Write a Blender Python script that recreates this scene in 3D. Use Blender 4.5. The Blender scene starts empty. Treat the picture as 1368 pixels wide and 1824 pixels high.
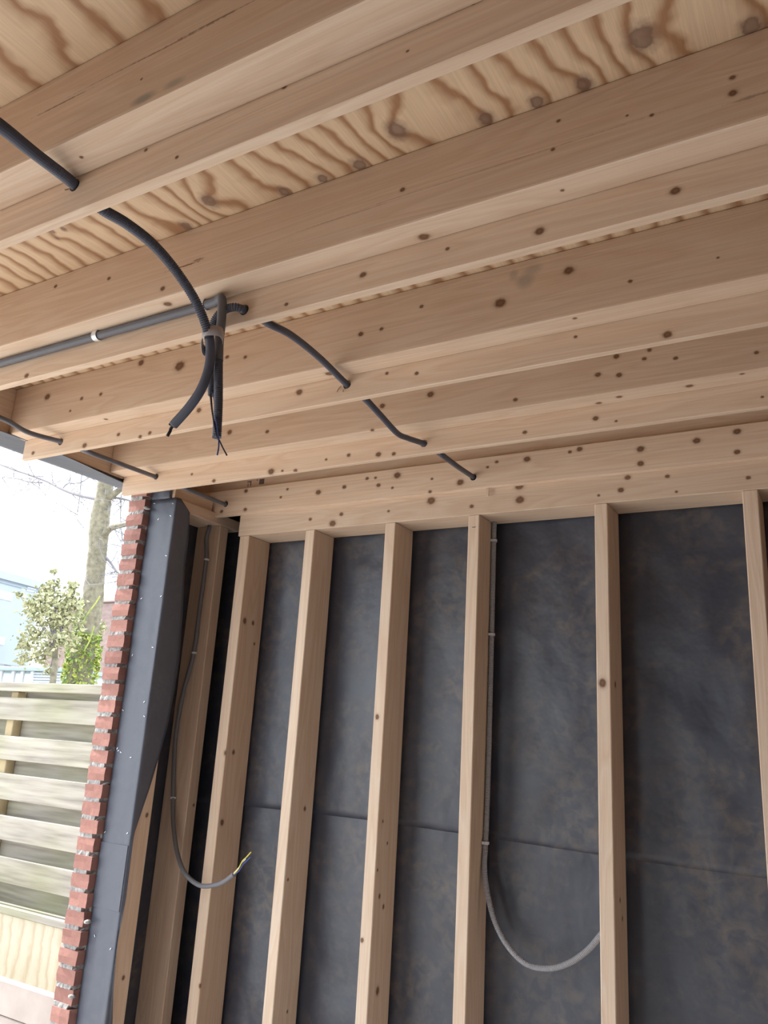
import bpy, bmesh, math, random
from mathutils import Vector, Matrix
PI = math.pi
EYE = 1.55                      # camera height above the floor
# ------------------------------------------------------------------ camera
FPX, W, H = 1414.26, 1368.0, 1824.0
YAW, PITCH, ROLL = math.radians(30.859), math.radians(15.721), math.radians(3.544)
_f = Vector((-math.sin(YAW)*math.cos(PITCH), math.cos(YAW)*math.cos(PITCH), math.sin(PITCH)))
_r0 = Vector((math.cos(YAW), math.sin(YAW), 0)); _u0 = _r0.cross(_f)
_r = math.cos(ROLL)*_r0 + math.sin(ROLL)*_u0
_u = -math.sin(ROLL)*_r0 + math.cos(ROLL)*_u0
scn = bpy.context.scene
cam_d = bpy.data.cameras.new('camera'); cam = bpy.data.objects.new('camera', cam_d)
scn.collection.objects.link(cam)
m = Matrix((( _r.x, _u.x, -_f.x, 0), (_r.y, _u.y, -_f.y, 0), (_r.z, _u.z, -_f.z, EYE), (0, 0, 0, 1)))
cam.matrix_world = m
cam_d.sensor_fit = 'HORIZONTAL'; cam_d.sensor_width = 36; cam_d.lens = FPX/W*36
cam_d.clip_start = .02; cam_d.clip_end = 300
scn.camera = cam
scn.view_settings.view_transform = 'Standard'; scn.view_settings.look = 'None'
scn.view_settings.gamma = 1; scn.view_settings.use_curve_mapping = False
scn.view_settings.exposure = -0.1
# ------------------------------------------------------------------ light
SKY_STRENGTH = 4.2
SUN_STRENGTH = 10.0
world = bpy.data.worlds.new('sky'); scn.world = world; world.use_nodes = True
wn = world.node_tree.nodes; wl = world.node_tree.links; wn.clear()
tc = wn.new('ShaderNodeTexCoord'); nz = wn.new('ShaderNodeTexNoise'); nz.inputs['Scale'].default_value = 2.2; nz.inputs['Detail'].default_value = 5
cr = wn.new('ShaderNodeValToRGB'); cr.color_ramp.elements[0].position = .35; cr.color_ramp.elements[0].color = (.66, .83, 1, 1)
cr.color_ramp.elements[1].position = .6; cr.color_ramp.elements[1].color = (1, 1, 1, 1)
bg = wn.new('ShaderNodeBackground'); bg.inputs['Strength'].default_value = SKY_STRENGTH
wo = wn.new('ShaderNodeOutputWorld')
wl.new(tc.outputs['Generated'], nz.inputs['Vector']); wl.new(nz.outputs['Fac'], cr.inputs['Fac']); wl.new(cr.outputs['Color'], bg.inputs['Color']); wl.new(bg.outputs[0], wo.inputs['Surface'])
sd = bpy.data.lights.new('sun', 'SUN'); sd.energy = SUN_STRENGTH; sd.angle = math.radians(4); sd.color = (1, .965, .92)
sun = bpy.data.objects.new('sun', sd); scn.collection.objects.link(sun)
sun.rotation_euler = Vector((-1.0, -.10, .95)).to_track_quat('Z', 'Y').to_euler()
sun.location = (-8, 0, 10)
# ------------------------------------------------------------------ picture ray -> place
CAM = Vector((0, 0, EYE))
def ray(x, y): return _r*((x-W/2)/FPX) - _u*((y-H/2)/FPX) + _f
def onY(x, y, Y): d = ray(x, y); return CAM + d*(Y/d.y)
def onX(x, y, X): d = ray(x, y); return CAM + d*(X/d.x)
def onZ(x, y, z): d = ray(x, y); return CAM + d*((z-EYE)/d.z)
# ------------------------------------------------------------------ object helpers
COL = scn.collection
def link(name, me, mat=None, parent=None, loc=None):
    o = bpy.data.objects.new(name, me); COL.objects.link(o)
    if mat is not None and me is not None and not me.materials: me.materials.append(mat)
    if loc is not None: o.location = loc
    if parent is not None:
        o.parent = parent
        o.location = Vector(o.location) - Vector(parent.location)
    return o
def tag(o, label=None, cat=None, group=None, kind=None):
    if label: o['label'] = label
    if cat: o['category'] = cat
    if group: o['group'] = group
    if kind: o['kind'] = kind
    return o
def empty(name, loc): 
    o = bpy.data.objects.new(name, None); COL.objects.link(o); o.location = loc; o.empty_display_size = .1
    return o
def box_mesh(name, dx, dy, dz, bev=.002, seg=1):
    bm = bmesh.new(); bmesh.ops.create_cube(bm, size=1)
    for v in bm.verts: v.co = Vector((v.co.x*dx, v.co.y*dy, v.co.z*dz))
    if bev: bmesh.ops.bevel(bm, geom=list(bm.edges), offset=bev, segments=seg, affect='EDGES', profile=.6)
    me = bpy.data.meshes.new(name); bm.to_mesh(me); bm.free(); return me
def box(name, x0, x1, y0, y1, z0, z1, mat, parent=None, bev=.002, seg=1):
    me = box_mesh(name, x1-x0, y1-y0, z1-z0, bev, seg)
    return link(name, me, mat, parent, Vector(((x0+x1)/2, (y0+y1)/2, (z0+z1)/2)))
def mesh_obj(name, verts, faces, mat, parent=None, smooth=True, center=True):
    c = Vector((0, 0, 0))
    if center and verts:
        c = sum((Vector(v) for v in verts), Vector((0, 0, 0)))/len(verts)
    me = bpy.data.meshes.new(name); me.from_pydata([tuple(Vector(v)-c) for v in verts], [], faces); me.update()
    if smooth: me.polygons.foreach_set('use_smooth', [True]*len(me.polygons))
    return link(name, me, mat, parent, c)
def spline(pts, n=12):
    P = [Vector(p) for p in pts]; P = [P[0]*2-P[1]] + P + [P[-1]*2-P[-2]]; out = []
    for i in range(1, len(P)-2):
        a, b, c, d = P[i-1:i+3]
        for k in range(n):
            t = k/n
            out.append(.5*((2*b)+(-a+c)*t+(2*a-5*b+4*c-d)*t*t+(-a+3*b-3*c+d)*t*t*t))
    out.append(P[-2]); return out
def resample(pts, step):
    out = [pts[0]]; acc = 0
    for a, b in zip(pts, pts[1:]):
        L = (b-a).length
        if L < 1e-9: continue
        while acc+L >= step:
            t = (step-acc)/L; a = a.lerp(b, t); out.append(a.copy()); L = (b-a).length; acc = 0
        acc += L
    out.append(pts[-1]); return out
def tube_geo(pts, radii, sides=12, cap=True):
    vs, fs = [], []; n = len(pts); up = None
    for i, p in enumerate(pts):
        t = (pts[min(i+1, n-1)]-pts[max(i-1, 0)])
        t = t.normalized() if t.length > 1e-9 else Vector((0, 0, 1))
        if up is None:
            up = t.cross(Vector((0, 0, 1))); 
            if up.length < .1: up = t.cross(Vector((1, 0, 0)))
            up.normalize()
        else:
            up = (up - t*up.dot(t)).normalized()
        s = t.cross(up)
        for k in range(sides):
            a = 2*PI*k/sides
            vs.append(p + (up*math.cos(a)+s*math.sin(a))*radii[i])
    for i in range(n-1):
        for k in range(sides):
            k2 = (k+1) % sides
            fs.append((i*sides+k, i*sides+k2, (i+1)*sides+k2, (i+1)*sides+k))
    if cap:
        fs.append(tuple(range(sides-1, -1, -1))); fs.append(tuple((n-1)*sides+k for k in range(sides)))
    return vs, fs
def tube(name, pts, r, mat, parent=None, sides=12, n=12, step=None, ribs=0, raw=False):
    P = [Vector(p) for p in pts] if raw else spline(pts, n)
    if ribs:
        P = resample(P, ribs/2)
        R = [r*(1.0 if i % 2 else .86) for i in range(len(P))]
    else:
        if step: P = resample(P, step)
        R = [r]*len(P)
    v, f = tube_geo(P, R, sides)
    return mesh_obj(name, v, f, mat, parent, smooth=not ribs)
# ------------------------------------------------------------------ materials
def nodes(name):
    m = bpy.data.materials.new(name); m.use_nodes = True
    nt = m.node_tree; return m, nt, nt.nodes, nt.links, nt.nodes['Principled BSDF']
def N(ns, t, **kw):
    n = ns.new(t)
    for k, v in kw.items():
        if k.startswith('i_'): n.inputs[int(k[2:])].default_value = v
        else: setattr(n, k, v)
    return n
def ramp(ns, stops):
    r = ns.new('ShaderNodeValToRGB'); e = r.color_ramp.elements
    while len(e) < len(stops): e.new(.5)
    for q, (p, c) in zip(e, stops): q.position = p; q.color = (*c, 1)
    return r
def flat(name, col, rough=.6, metal=0, noise=0, scale=20, spec=.5, bump=0):
    m, nt, ns, L, b = nodes(name)
    b.inputs['Base Color'].default_value = (*col, 1); b.inputs['Roughness'].default_value = rough
    b.inputs['Metallic'].default_value = metal; b.inputs['Specular IOR Level'].default_value = spec
    if noise or bump:
        g = ns.new('ShaderNodeNewGeometry'); t = N(ns, 'ShaderNodeTexNoise'); t.inputs['Scale'].default_value = scale; t.inputs['Detail'].default_value = 5
        L.new(g.outputs['Position'], t.inputs['Vector'])
        r = ramp(ns, [(.3, tuple(c*(1-noise) for c in col)), (.7, tuple(min(1, c*(1+noise)) for c in col))])
        L.new(t.outputs['Fac'], r.inputs['Fac']); L.new(r.outputs['Color'], b.inputs['Base Color'])
        if bump:
            bp = ns.new('ShaderNodeBump'); bp.inputs['Strength'].default_value = bump; bp.inputs['Distance'].default_value = .004
            L.new(t.outputs['Fac'], bp.inputs['Height']); L.new(bp.outputs['Normal'], b.inputs['Normal'])
    return m
WOOD_A = (.68, .50, .36); WOOD_B = (.755, .62, .49); WOOD_C = (.56, .39, .265)
def knot_chain(ns, L, pos, knots, axis):
    """smallest normalised distance to a list of (centre, radius) knots"""
    last = None
    st = {'X': (1.25, 1, 1), 'Y': (1, 1.25, 1), 'Z': (1, 1, 1.25)}[axis]
    for c, r in knots:
        s = N(ns, 'ShaderNodeVectorMath', operation='SUBTRACT'); s.inputs[1].default_value = c
        L.new(pos, s.inputs[0])
        q = N(ns, 'ShaderNodeVectorMath', operation='MULTIPLY'); q.inputs[1].default_value = tuple(1/(r*k) for k in st)
        L.new(s.outputs[0], q.inputs[0])
        l = N(ns, 'ShaderNodeVectorMath', operation='LENGTH'); L.new(q.outputs[0], l.inputs[0])
        if last is None: last = l.outputs['Value']
        else:
            mn = N(ns, 'ShaderNodeMath', operation='MINIMUM'); L.new(last, mn.inputs[0]); L.new(l.outputs['Value'], mn.inputs[1]); last = mn.outputs[0]
    return last
def pine(name, axis='X', knots=(), tone=1.0, few=.6, warm=1.0, seed=0.0, marks=()):
    m, nt, ns, L, b = nodes(name)
    g = ns.new('ShaderNodeNewGeometry'); pos = g.outputs['Position']
    off = N(ns, 'ShaderNodeVectorMath', operation='ADD'); off.inputs[1].default_value = (seed*1.7, seed*.9, seed*2.3); L.new(pos, off.inputs[0])
    def stretched(a, c):
        s = {'X': (a, c, c), 'Y': (c, a, c), 'Z': (c, c, a)}[axis]
        v = N(ns, 'ShaderNodeVectorMath', operation='MULTIPLY'); v.inputs[1].default_value = s; L.new(off.outputs[0], v.inputs[0]); return v.outputs[0]
    # broad growth figure
    n1 = N(ns, 'ShaderNodeTexNoise'); n1.inputs['Scale'].default_value = 1; n1.inputs['Detail'].default_value = 2; n1.inputs['Distortion'].default_value = .6
    L.new(stretched(.9, 14), n1.inputs['Vector'])
    mul = N(ns, 'ShaderNodeMath', operation='MULTIPLY'); mul.inputs[1].default_value = 9; L.new(n1.outputs['Fac'], mul.inputs[0])
    fr = N(ns, 'ShaderNodeMath', operation='FRACT'); L.new(mul.outputs[0], fr.inputs[0])
    k = tone
    def c(t): return (min(1, t[0]*k*warm), min(1, t[1]*k), min(1, t[2]*k/warm))
    r1 = ramp(ns, [(0, c(WOOD_A)), (.55, c(tuple((a*.55+q*.45) for a, q in zip(WOOD_A, WOOD_B)))), (.86, c(tuple((a*.8+q*.2) for a, q in zip(WOOD_A, WOOD_C)))), (1, c(WOOD_A))])
    L.new(fr.outputs[0], r1.inputs['Fac'])
    # fibres
    n2 = N(ns, 'ShaderNodeTexNoise'); n2.inputs['Scale'].default_value = 1; n2.inputs['Detail'].default_value = 4
    L.new(stretched(6, 260), n2.inputs['Vector'])
    r2 = ramp(ns, [(.3, (.93, .93, .93)), (.7, (1.03, 1.03, 1.03))]); L.new(n2.outputs['Fac'], r2.inputs['Fac'])
    mx = N(ns, 'ShaderNodeMix', data_type='RGBA', blend_type='MULTIPLY'); mx.inputs[0].default_value = 1
    L.new(r1.outputs['Color'], mx.inputs[6]); L.new(r2.outputs['Color'], mx.inputs[7]); col = mx.outputs[2]
    # scattered small knots
    vo = N(ns, 'ShaderNodeTexVoronoi'); vo.inputs['Scale'].default_value = 7.5
    L.new(off.outputs[0], vo.inputs['Vector'])
    sp = N(ns, 'ShaderNodeSeparateColor'); L.new(vo.outputs['Color'], sp.inputs[0])
    mr = N(ns, 'ShaderNodeMapRange'); mr.inputs[1].default_value = 1-few; mr.inputs[2].default_value = 1; mr.inputs[3].default_value = .001; mr.inputs[4].default_value = .06
    L.new(sp.outputs[0], mr.inputs[0])
    dv = N(ns, 'ShaderNodeMath', operation='DIVIDE'); L.new(vo.outputs['Distance'], dv.inputs[0]); L.new(mr.outputs[0], dv.inputs[1])
    d = dv.outputs[0]
    if knots:
        kd = knot_chain(ns, L, pos, knots, axis)
        mn = N(ns, 'ShaderNodeMath', operation='MINIMUM'); L.new(d, mn.inputs[0]); L.new(kd, mn.inputs[1]); d = mn.outputs[0]
    # ragged rim
    n3 = N(ns, 'ShaderNodeTexNoise'); n3.inputs['Scale'].default_value = 120; L.new(pos, n3.inputs['Vector'])
    ad = N(ns, 'ShaderNodeMath', operation='MULTIPLY_ADD'); ad.inputs[1].default_value = .5; ad.inputs[2].default_value = -.25
    L.new(n3.outputs['Fac'], ad.inputs[0]); a2 = N(ns, 'ShaderNodeMath', operation='ADD'); L.new(ad.outputs[0], a2.inputs[0]); L.new(d, a2.inputs[1])
    rk = ramp(ns, [(0, (.9, .9, .9)), (.22, (.98, .98, .98)), (.30, (.6, .6, .6)), (.40, (.16, .16, .16)), (.62, (0, 0, 0))])
    dd = N(ns, 'ShaderNodeMath', operation='MULTIPLY'); dd.inputs[1].default_value = .33; L.new(a2.outputs[0], dd.inputs[0]); L.new(dd.outputs[0], rk.inputs['Fac'])
    mk = N(ns, 'ShaderNodeMix', data_type='RGBA'); L.new(rk.outputs['Color'], mk.inputs[0]); L.new(col, mk.inputs[6]); mk.inputs[7].default_value = (.16, .072, .032, 1)
    out = mk.outputs[2]
    for c0, rad, mc, stg in marks:          # stains and drying cracks
        s = N(ns, 'ShaderNodeVectorMath', operation='SUBTRACT'); s.inputs[1].default_value = c0; L.new(pos, s.inputs[0])
        q = N(ns, 'ShaderNodeVectorMath', operation='DIVIDE'); q.inputs[1].default_value = rad; L.new(s.outputs[0], q.inputs[0])
        l = N(ns, 'ShaderNodeVectorMath', operation='LENGTH'); L.new(q.outputs[0], l.inputs[0])
        a3 = N(ns, 'ShaderNodeMath', operation='MULTIPLY_ADD'); a3.inputs[1].default_value = 1.2; L.new(n1.outputs['Fac'] if rad[2] > .006 else n3.outputs['Fac'], a3.inputs[0]); L.new(l.outputs['Value'], a3.inputs[2])
        mp = N(ns, 'ShaderNodeMapRange'); mp.inputs[1].default_value = .9; mp.inputs[2].default_value = 1.5; mp.inputs[3].default_value = stg; mp.inputs[4].default_value = 0; L.new(a3.outputs[0], mp.inputs[0])
        m5 = N(ns, 'ShaderNodeMix', data_type='RGBA'); L.new(mp.outputs[0], m5.inputs[0]); L.new(out, m5.inputs[6]); m5.inputs[7].default_value = (*mc, 1); out = m5.outputs[2]
    L.new(out, b.inputs['Base Color'])
    b.inputs['Roughness'].default_value = .62; b.inputs['Specular IOR Level'].default_value = .35
    bp = ns.new('ShaderNodeBump'); bp.inputs['Strength'].default_value = .25; bp.inputs['Distance'].default_value = .001
    L.new(n2.outputs['Fac'], bp.inputs['Height']); L.new(bp.outputs['Normal'], b.inputs['Normal'])
    return m
def plywood(name, knots, axis='Y', K=17, light=(.72, .53, .35), dark=(.38, .20, .10), strength=1.0, amp=3.0):
    m, nt, ns, L, b = nodes(name)
    g = ns.new('ShaderNodeNewGeometry'); pos = g.outputs['Position']
    sx = N(ns, 'ShaderNodeSeparateXYZ'); L.new(pos, sx.inputs[0])
    st = N(ns, 'ShaderNodeVectorMath', operation='MULTIPLY'); st.inputs[1].default_value = (1.0, .35, 1) if axis == 'Y' else (1, 1, .4); L.new(pos, st.inputs[0])
    n1 = N(ns, 'ShaderNodeTexNoise'); n1.inputs['Scale'].default_value = 2.6; n1.inputs['Detail'].default_value = 1.5; L.new(st.outputs[0], n1.inputs['Vector'])
    n1b = N(ns, 'ShaderNodeTexNoise'); n1b.inputs['Scale'].default_value = 13; n1b.inputs['Detail'].default_value = 2; L.new(pos, n1b.inputs['Vector'])
    u = N(ns, 'ShaderNodeMath', operation='MULTIPLY'); u.inputs[1].default_value = K; L.new(sx.outputs['X'], u.inputs[0])
    a = N(ns, 'ShaderNodeMath', operation='MULTIPLY_ADD'); a.inputs[1].default_value = amp; L.new(n1.outputs['Fac'], a.inputs[0]); L.new(u.outputs[0], a.inputs[2])
    a2 = N(ns, 'ShaderNodeMath', operation='MULTIPLY_ADD'); a2.inputs[1].default_value = .8; L.new(n1b.outputs['Fac'], a2.inputs[0]); L.new(a.outputs[0], a2.inputs[2])
    last = a2.outputs[0]
    for i, (c, r, B) in enumerate(knots):
        s = N(ns, 'ShaderNodeVectorMath', operation='DISTANCE'); s.inputs[1].default_value = c; L.new(pos, s.inputs[0])
        q = N(ns, 'ShaderNodeMath', operation='MULTIPLY'); q.inputs[1].default_value = -1/(r*3.6); L.new(s.outputs['Value'], q.inputs[0])
        e = N(ns, 'ShaderNodeMath', operation='EXPONENT'); L.new(q.outputs[0], e.inputs[0])
        w = N(ns, 'ShaderNodeMath', operation='MULTIPLY_ADD'); w.inputs[1].default_value = B; L.new(e.outputs[0], w.inputs[0]); L.new(last, w.inputs[2]); last = w.outputs[0]
    fr = N(ns, 'ShaderNodeMath', operation='FRACT'); L.new(last, fr.inputs[0])
    mid = tuple(a*.45+q*.55 for a, q in zip(dark, light))
    if strength < 1: dark = tuple(a*strength+q*(1-strength) for a, q in zip(dark, light)); mid = tuple(a*.4+q*.6 for a, q in zip(dark, light))
    r1 = ramp(ns, [(0, mid), (.10, light), (.45, light), (.66, mid), (.84, dark), (.92, dark), (1, mid)]); L.new(fr.outputs[0], r1.inputs['Fac'])
    n2 = N(ns, 'ShaderNodeTexNoise'); n2.inputs['Scale'].default_value = 1; n2.inputs['Detail'].default_value = 4
    s2 = N(ns, 'ShaderNodeVectorMath', operation='MULTIPLY'); s2.inputs[1].default_value = (300, 8, 300) if axis == 'Y' else (300, 300, 8); L.new(pos, s2.inputs[0]); L.new(s2.outputs[0], n2.inputs['Vector'])
    r2 = ramp(ns, [(.3, (.9, .9, .9)), (.7, (1.05, 1.05, 1.05))]); L.new(n2.outputs['Fac'], r2.inputs['Fac'])
    mx = N(ns, 'ShaderNodeMix', data_type='RGBA', blend_type='MULTIPLY'); mx.inputs[0].default_value = 1
    L.new(r1.outputs['Color'], mx.inputs[6]); L.new(r2.outputs['Color'], mx.inputs[7]); col = mx.outputs[2]
    if knots:
        d = knot_chain(ns, L, pos, [(c, r) for c, r, B in knots], axis)
        n3 = N(ns, 'ShaderNodeTexNoise'); n3.inputs['Scale'].default_value = 70; L.new(pos, n3.inputs['Vector'])
        ad = N(ns, 'ShaderNodeMath', operation='MULTIPLY_ADD'); ad.inputs[1].default_value = .9; L.new(n3.outputs['Fac'], ad.inputs[0]); L.new(d, ad.inputs[2])
        rk = ramp(ns, [(.0, (.75, .75, .75)), (.30, (.78, .78, .78)), (.44, (.9, .9, .9)), (.53, (.45, .45, .45)), (.80, (0, 0, 0))])
        dd = N(ns, 'ShaderNodeMath', operation='MULTIPLY'); dd.inputs[1].default_value = .36; L.new(ad.outputs[0], dd.inputs[0]); L.new(dd.outputs[0], rk.inputs['Fac'])
        mk = N(ns, 'ShaderNodeMix', data_type='RGBA'); L.new(rk.outputs['Color'], mk.inputs[0]); L.new(col, mk.inputs[6]); mk.inputs[7].default_value = (.20, .115, .08, 1); col = mk.outputs[2]
    L.new(col, b.inputs['Base Color']); b.inputs['Roughness'].default_value = .6; b.inputs['Specular IOR Level'].default_value = .35
    return m
def membrane_mat(name, base=(.031, .038, .060), dirt=(.125, .102, .09), rough=.32, dirty=1.0):
    m, nt, ns, L, b = nodes(name)
    g = ns.new('ShaderNodeNewGeometry'); pos = g.outputs['Position']
    n1 = N(ns, 'ShaderNodeTexNoise'); n1.inputs['Scale'].default_value = 4; n1.inputs['Detail'].default_value = 9; n1.inputs['Roughness'].default_value = .66; n1.inputs['Distortion'].default_value = .7
    L.new(pos, n1.inputs['Vector'])
    n2 = N(ns, 'ShaderNodeTexNoise'); n2.inputs['Scale'].default_value = 26; n2.inputs['Detail'].default_value = 6; n2.inputs['Distortion'].default_value = .5; L.new(pos, n2.inputs['Vector'])
    r1 = ramp(ns, [(.42, (0, 0, 0)), (.56, (.5*dirty,)*3), (.70, (.95*dirty,)*3)]); L.new(n1.outputs['Fac'], r1.inputs['Fac'])
    r2 = ramp(ns, [(.40, (.10,)*3), (.62, (1,)*3)]); L.new(n2.outputs['Fac'], r2.inputs['Fac'])
    mm = N(ns, 'ShaderNodeMix', data_type='RGBA', blend_type='MULTIPLY'); mm.inputs[0].default_value = 1
    L.new(r1.outputs['Color'], mm.inputs[6]); L.new(r2.outputs['Color'], mm.inputs[7])
    mk = N(ns, 'ShaderNodeMix', data_type='RGBA'); L.new(mm.outputs[2], mk.inputs[0]); mk.inputs[6].default_value = (*base, 1); mk.inputs[7].default_value = (*dirt, 1)
    L.new(mk.outputs[2], b.inputs['Base Color'])
    rr = N(ns, 'ShaderNodeMapRange'); rr.inputs[3].default_value = rough; rr.inputs[4].default_value = rough+.26; L.new(n1.outputs['Fac'], rr.inputs[0]); L.new(rr.outputs[0], b.inputs['Roughness'])
    b.inputs['Specular IOR Level'].default_value = .8
    bp = ns.new('ShaderNodeBump'); bp.inputs['Strength'].default_value = .3; bp.inputs['Distance'].default_value = .02
    n5 = N(ns, 'ShaderNodeTexNoise'); n5.inputs['Scale'].default_value = 9; n5.inputs['Detail'].default_value = 3; L.new(pos, n5.inputs['Vector'])
    L.new(n5.outputs['Fac'], bp.inputs['Height']); L.new(bp.outputs['Normal'], b.inputs['Normal'])
    return m
def brick_mat(name, a=(.40, .165, .125), c=(.27, .10, .085)):
    m, nt, ns, L, b = nodes(name)
    g = ns.new('ShaderNodeNewGeometry'); oi = ns.new('ShaderNodeObjectInfo')
    n1 = N(ns, 'ShaderNodeTexNoise'); n1.inputs['Scale'].default_value = 60; n1.inputs['Detail'].default_value = 6; L.new(g.outputs['Position'], n1.inputs['Vector'])
    ad = N(ns, 'ShaderNodeMath', operation='MULTIPLY_ADD'); ad.inputs[1].default_value = .55; ad.inputs[2].default_value = 0; L.new(oi.outputs['Random'], ad.inputs[0])
    s = N(ns, 'ShaderNodeMath', operation='MULTIPLY_ADD'); s.inputs[1].default_value = .6; L.new(n1.outputs['Fac'], s.inputs[0]); L.new(ad.outputs[0], s.inputs[2])
    r = ramp(ns, [(.2, a), (.85, c)]); L.new(s.outputs[0], r.inputs['Fac']); L.new(r.outputs['Color'], b.inputs['Base Color'])
    b.inputs['Roughness'].default_value = .9
    bp = ns.new('ShaderNodeBump'); bp.inputs['Strength'].default_value = .5; bp.inputs['Distance'].default_value = .003
    L.new(n1.outputs['Fac'], bp.inputs['Height']); L.new(bp.outputs['Normal'], b.inputs['Normal'])
    return m
# shared materials
M_COND = flat('conduit_grey_blue', (.085, .092, .125), .5, spec=.4)
M_COND2 = flat('conduit_grey', (.13, .135, .16), .5, spec=.4)
M_CONDL = flat('conduit_light_grey', (.36, .36, .385), .45)
M_WIRE_K = flat('wire_black', (.015, .015, .02), .4); M_WIRE_B = flat('wire_blue', (.03, .07, .30), .4); M_WIRE_Y = flat('wire_yellow', (.75, .62, .08), .4); M_WIRE_BR = flat('wire_brown', (.12, .05, .02), .4)
M_CLIP = flat('clip_white', (.72, .72, .74), .4); M_STEEL = flat('galvanised_steel', (.78, .79, .82), .32, metal=.35)
M_TAPE = flat('tape_grey', (.40, .36, .36), .45)
M_HOLE = flat('hole_shadow_wood', (.20, .12, .07), .8)
M_MEMB = membrane_mat('membrane_black'); M_MEMB_P = membrane_mat('membrane_post', (.072, .083, .115), (.14, .14, .155), .40, .35)
M_BRICK = brick_mat('brick_red', (.43, .215, .175), (.31, .15, .125)); M_MORTAR = flat('mortar_grey', (.36, .35, .34), .95, noise=.35, scale=80, bump=.8)
M_CONC = flat('concrete', (.38, .385, .40), .9, noise=.15, scale=6)
M_GROUND = flat('ground_paving', (.50, .47, .43), .9, noise=.15, scale=3)
# ================================================================== SETTING
R = EYE                                     # relative heights below are measured from the eye
XL, XR = -2.49, 1.80
fl = box('floor', -2.60, XR+.1, -2.4, 2.76, -.12, 0, M_CONC, bev=0); tag(fl, 'grey concrete floor slab of the timber extension', None, kind='structure')
gr = mesh_obj('ground', [(-60, -30, -.05), (30, -30, -.05), (30, 60, -.05), (-60, 60, -.05)], [(0, 1, 2, 3)], M_GROUND, smooth=False); tag(gr, 'pale paved garden ground outside', None, kind='structure')
wr = box('added_wall_right', XR, XR+.1, -2.4, 2.76, 0, R+1.108, flat('added_wall_warm', (.42, .29, .22), .9, noise=.1, scale=3), bev=0); tag(wr, 'added unseen right hand wall beyond the frame, there for its bounced light', None, kind='structure')  # unseen wall added for the room light, warm tone to brighten stud sides
M_PF = flat('added_wall_dark', (.20, .12, .09), .9, noise=.1, scale=3)  # dark tone for the added walls, to hold back bounced light
wf = box('added_wall_front', -1.7, XR, -2.5, -2.4, 0, R+1.108, M_PF, bev=0); box('added_lintel', XL, -1.701, -2.5, -2.4, 2.1, R+1.108, M_PF, wf, bev=0); tag(wf, 'added unseen wall behind the photographer, shaping the light in the room', None, kind='structure')  # unseen wall and header added to limit light from the rear
box('added_side_return', -2.59, XL-.001, -2.4, -.75, 0, R+.932, M_PF, wf, bev=0)  # unseen return added to shorten the left opening and cut its light
# membrane sheets on the back and left walls
def sheet(name, fn, nu, nv, mat, parent=None, thick=.0015):
    vs = [fn(i/nu, j/nv) for j in range(nv+1) for i in range(nu+1)]
    fs = [(j*(nu+1)+i, j*(nu+1)+i+1, (j+1)*(nu+1)+i+1, (j+1)*(nu+1)+i) for j in range(nv) for i in range(nu)]
    o = mesh_obj(name, vs, fs, mat, parent)
    if thick:
        s = o.modifiers.new('thickness', 'SOLIDIFY'); s.thickness = thick; s.offset = 0
    return o
from mathutils import noise as mnoise
def wob(x, z, k=1.0):
    return k*(.0065*mnoise.noise(Vector((x*4, z*2.2, 3)))+.0045*mnoise.noise(Vector((x*11, z*7, 7)))+.0012*mnoise.noise(Vector((x*28, z*20, 1))))
wb = box('wall_back', -2.56, XR, 2.674, 2.774, 0, R+1.10, flat('board_dark', (.10, .09, .08), .9), bev=0); tag(wb, 'back wall of the extension behind the black membrane', None, kind='structure')
ZS = R-.31                                   # lap seam height
up = sheet('membrane_sheet', lambda u, v: (-2.46+u*(XR+2.455), 2.656+wob(u*4.2, v*1.2+.0), ZS+.012*math.sin(u*9)*(1-v)+v*(R+.98-ZS)), 170, 50, M_MEMB, wb)
lo = sheet('membrane_sheet', lambda u, v: (-2.46+u*(XR+2.455), 2.658+wob(u*4.2, v*1.2-1.2), .02+v*(ZS+.02)), 170, 50, M_MEMB, wb)
wlft = empty('wall_left', (-2.5, 2.45, 0)); tag(wlft, 'brick outer leaf of the left wall ending in a toothed pier', None, kind='structure')
ls = sheet('membrane_sheet', lambda u, v: (-2.468+wob(u*2, v*2, .6), 2.336+u*.31, .02+v*(R+.86)), 14, 80, M_MEMB, wlft)
# bricks
random.seed(4)
def brick_mesh(dx, dy, dz, seed):
    rnd = random.Random(seed); bm = bmesh.new(); bmesh.ops.create_cube(bm, size=1)
    bmesh.ops.subdivide_edges(bm, edges=list(bm.edges), cuts=1, use_grid_fill=True)
    for v in bm.verts:
        n = sum(abs(c) > .4 for c in v.co)
        s = 1.0 if n == 1 else (.996 if n == 2 else .985)
        v.co = Vector((v.co.x*dx*s+rnd.uniform(-.0018, .0018), v.co.y*dy*(s if n < 3 else .99)+rnd.uniform(-.002, .002), v.co.z*dz*s+rnd.uniform(-.001, .001)))
    me = bpy.data.meshes.new('brick'); bm.to_mesh(me); bm.free(); me.materials.append(M_BRICK); return me
FULL = [brick_mesh(.094, .21, .048, i) for i in range(4)]; HALF = [brick_mesh(.094, .10, .048, 10+i) for i in range(4)]
BX = -2.521
k = 0
while True:
    z = .035+.0625*k
    if z > R+.93: break
    y = 2.21+random.uniform(-.004, .005); first = True
    seq = [1, 1, .5] if k % 2 else [.5, 1, 1]
    for s in seq:
        L_ = .21 if s == 1 else .10
        me = random.choice(FULL if s == 1 else HALF)
        o = link('brick', me, None, wlft, Vector((BX+random.uniform(-.004, .004), y+L_/2, z)))
        o.rotation_euler = (random.uniform(-.01, .01), random.uniform(-.02, .02), random.uniform(-.02, .02))
        y += L_+.011
    k += 1
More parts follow.
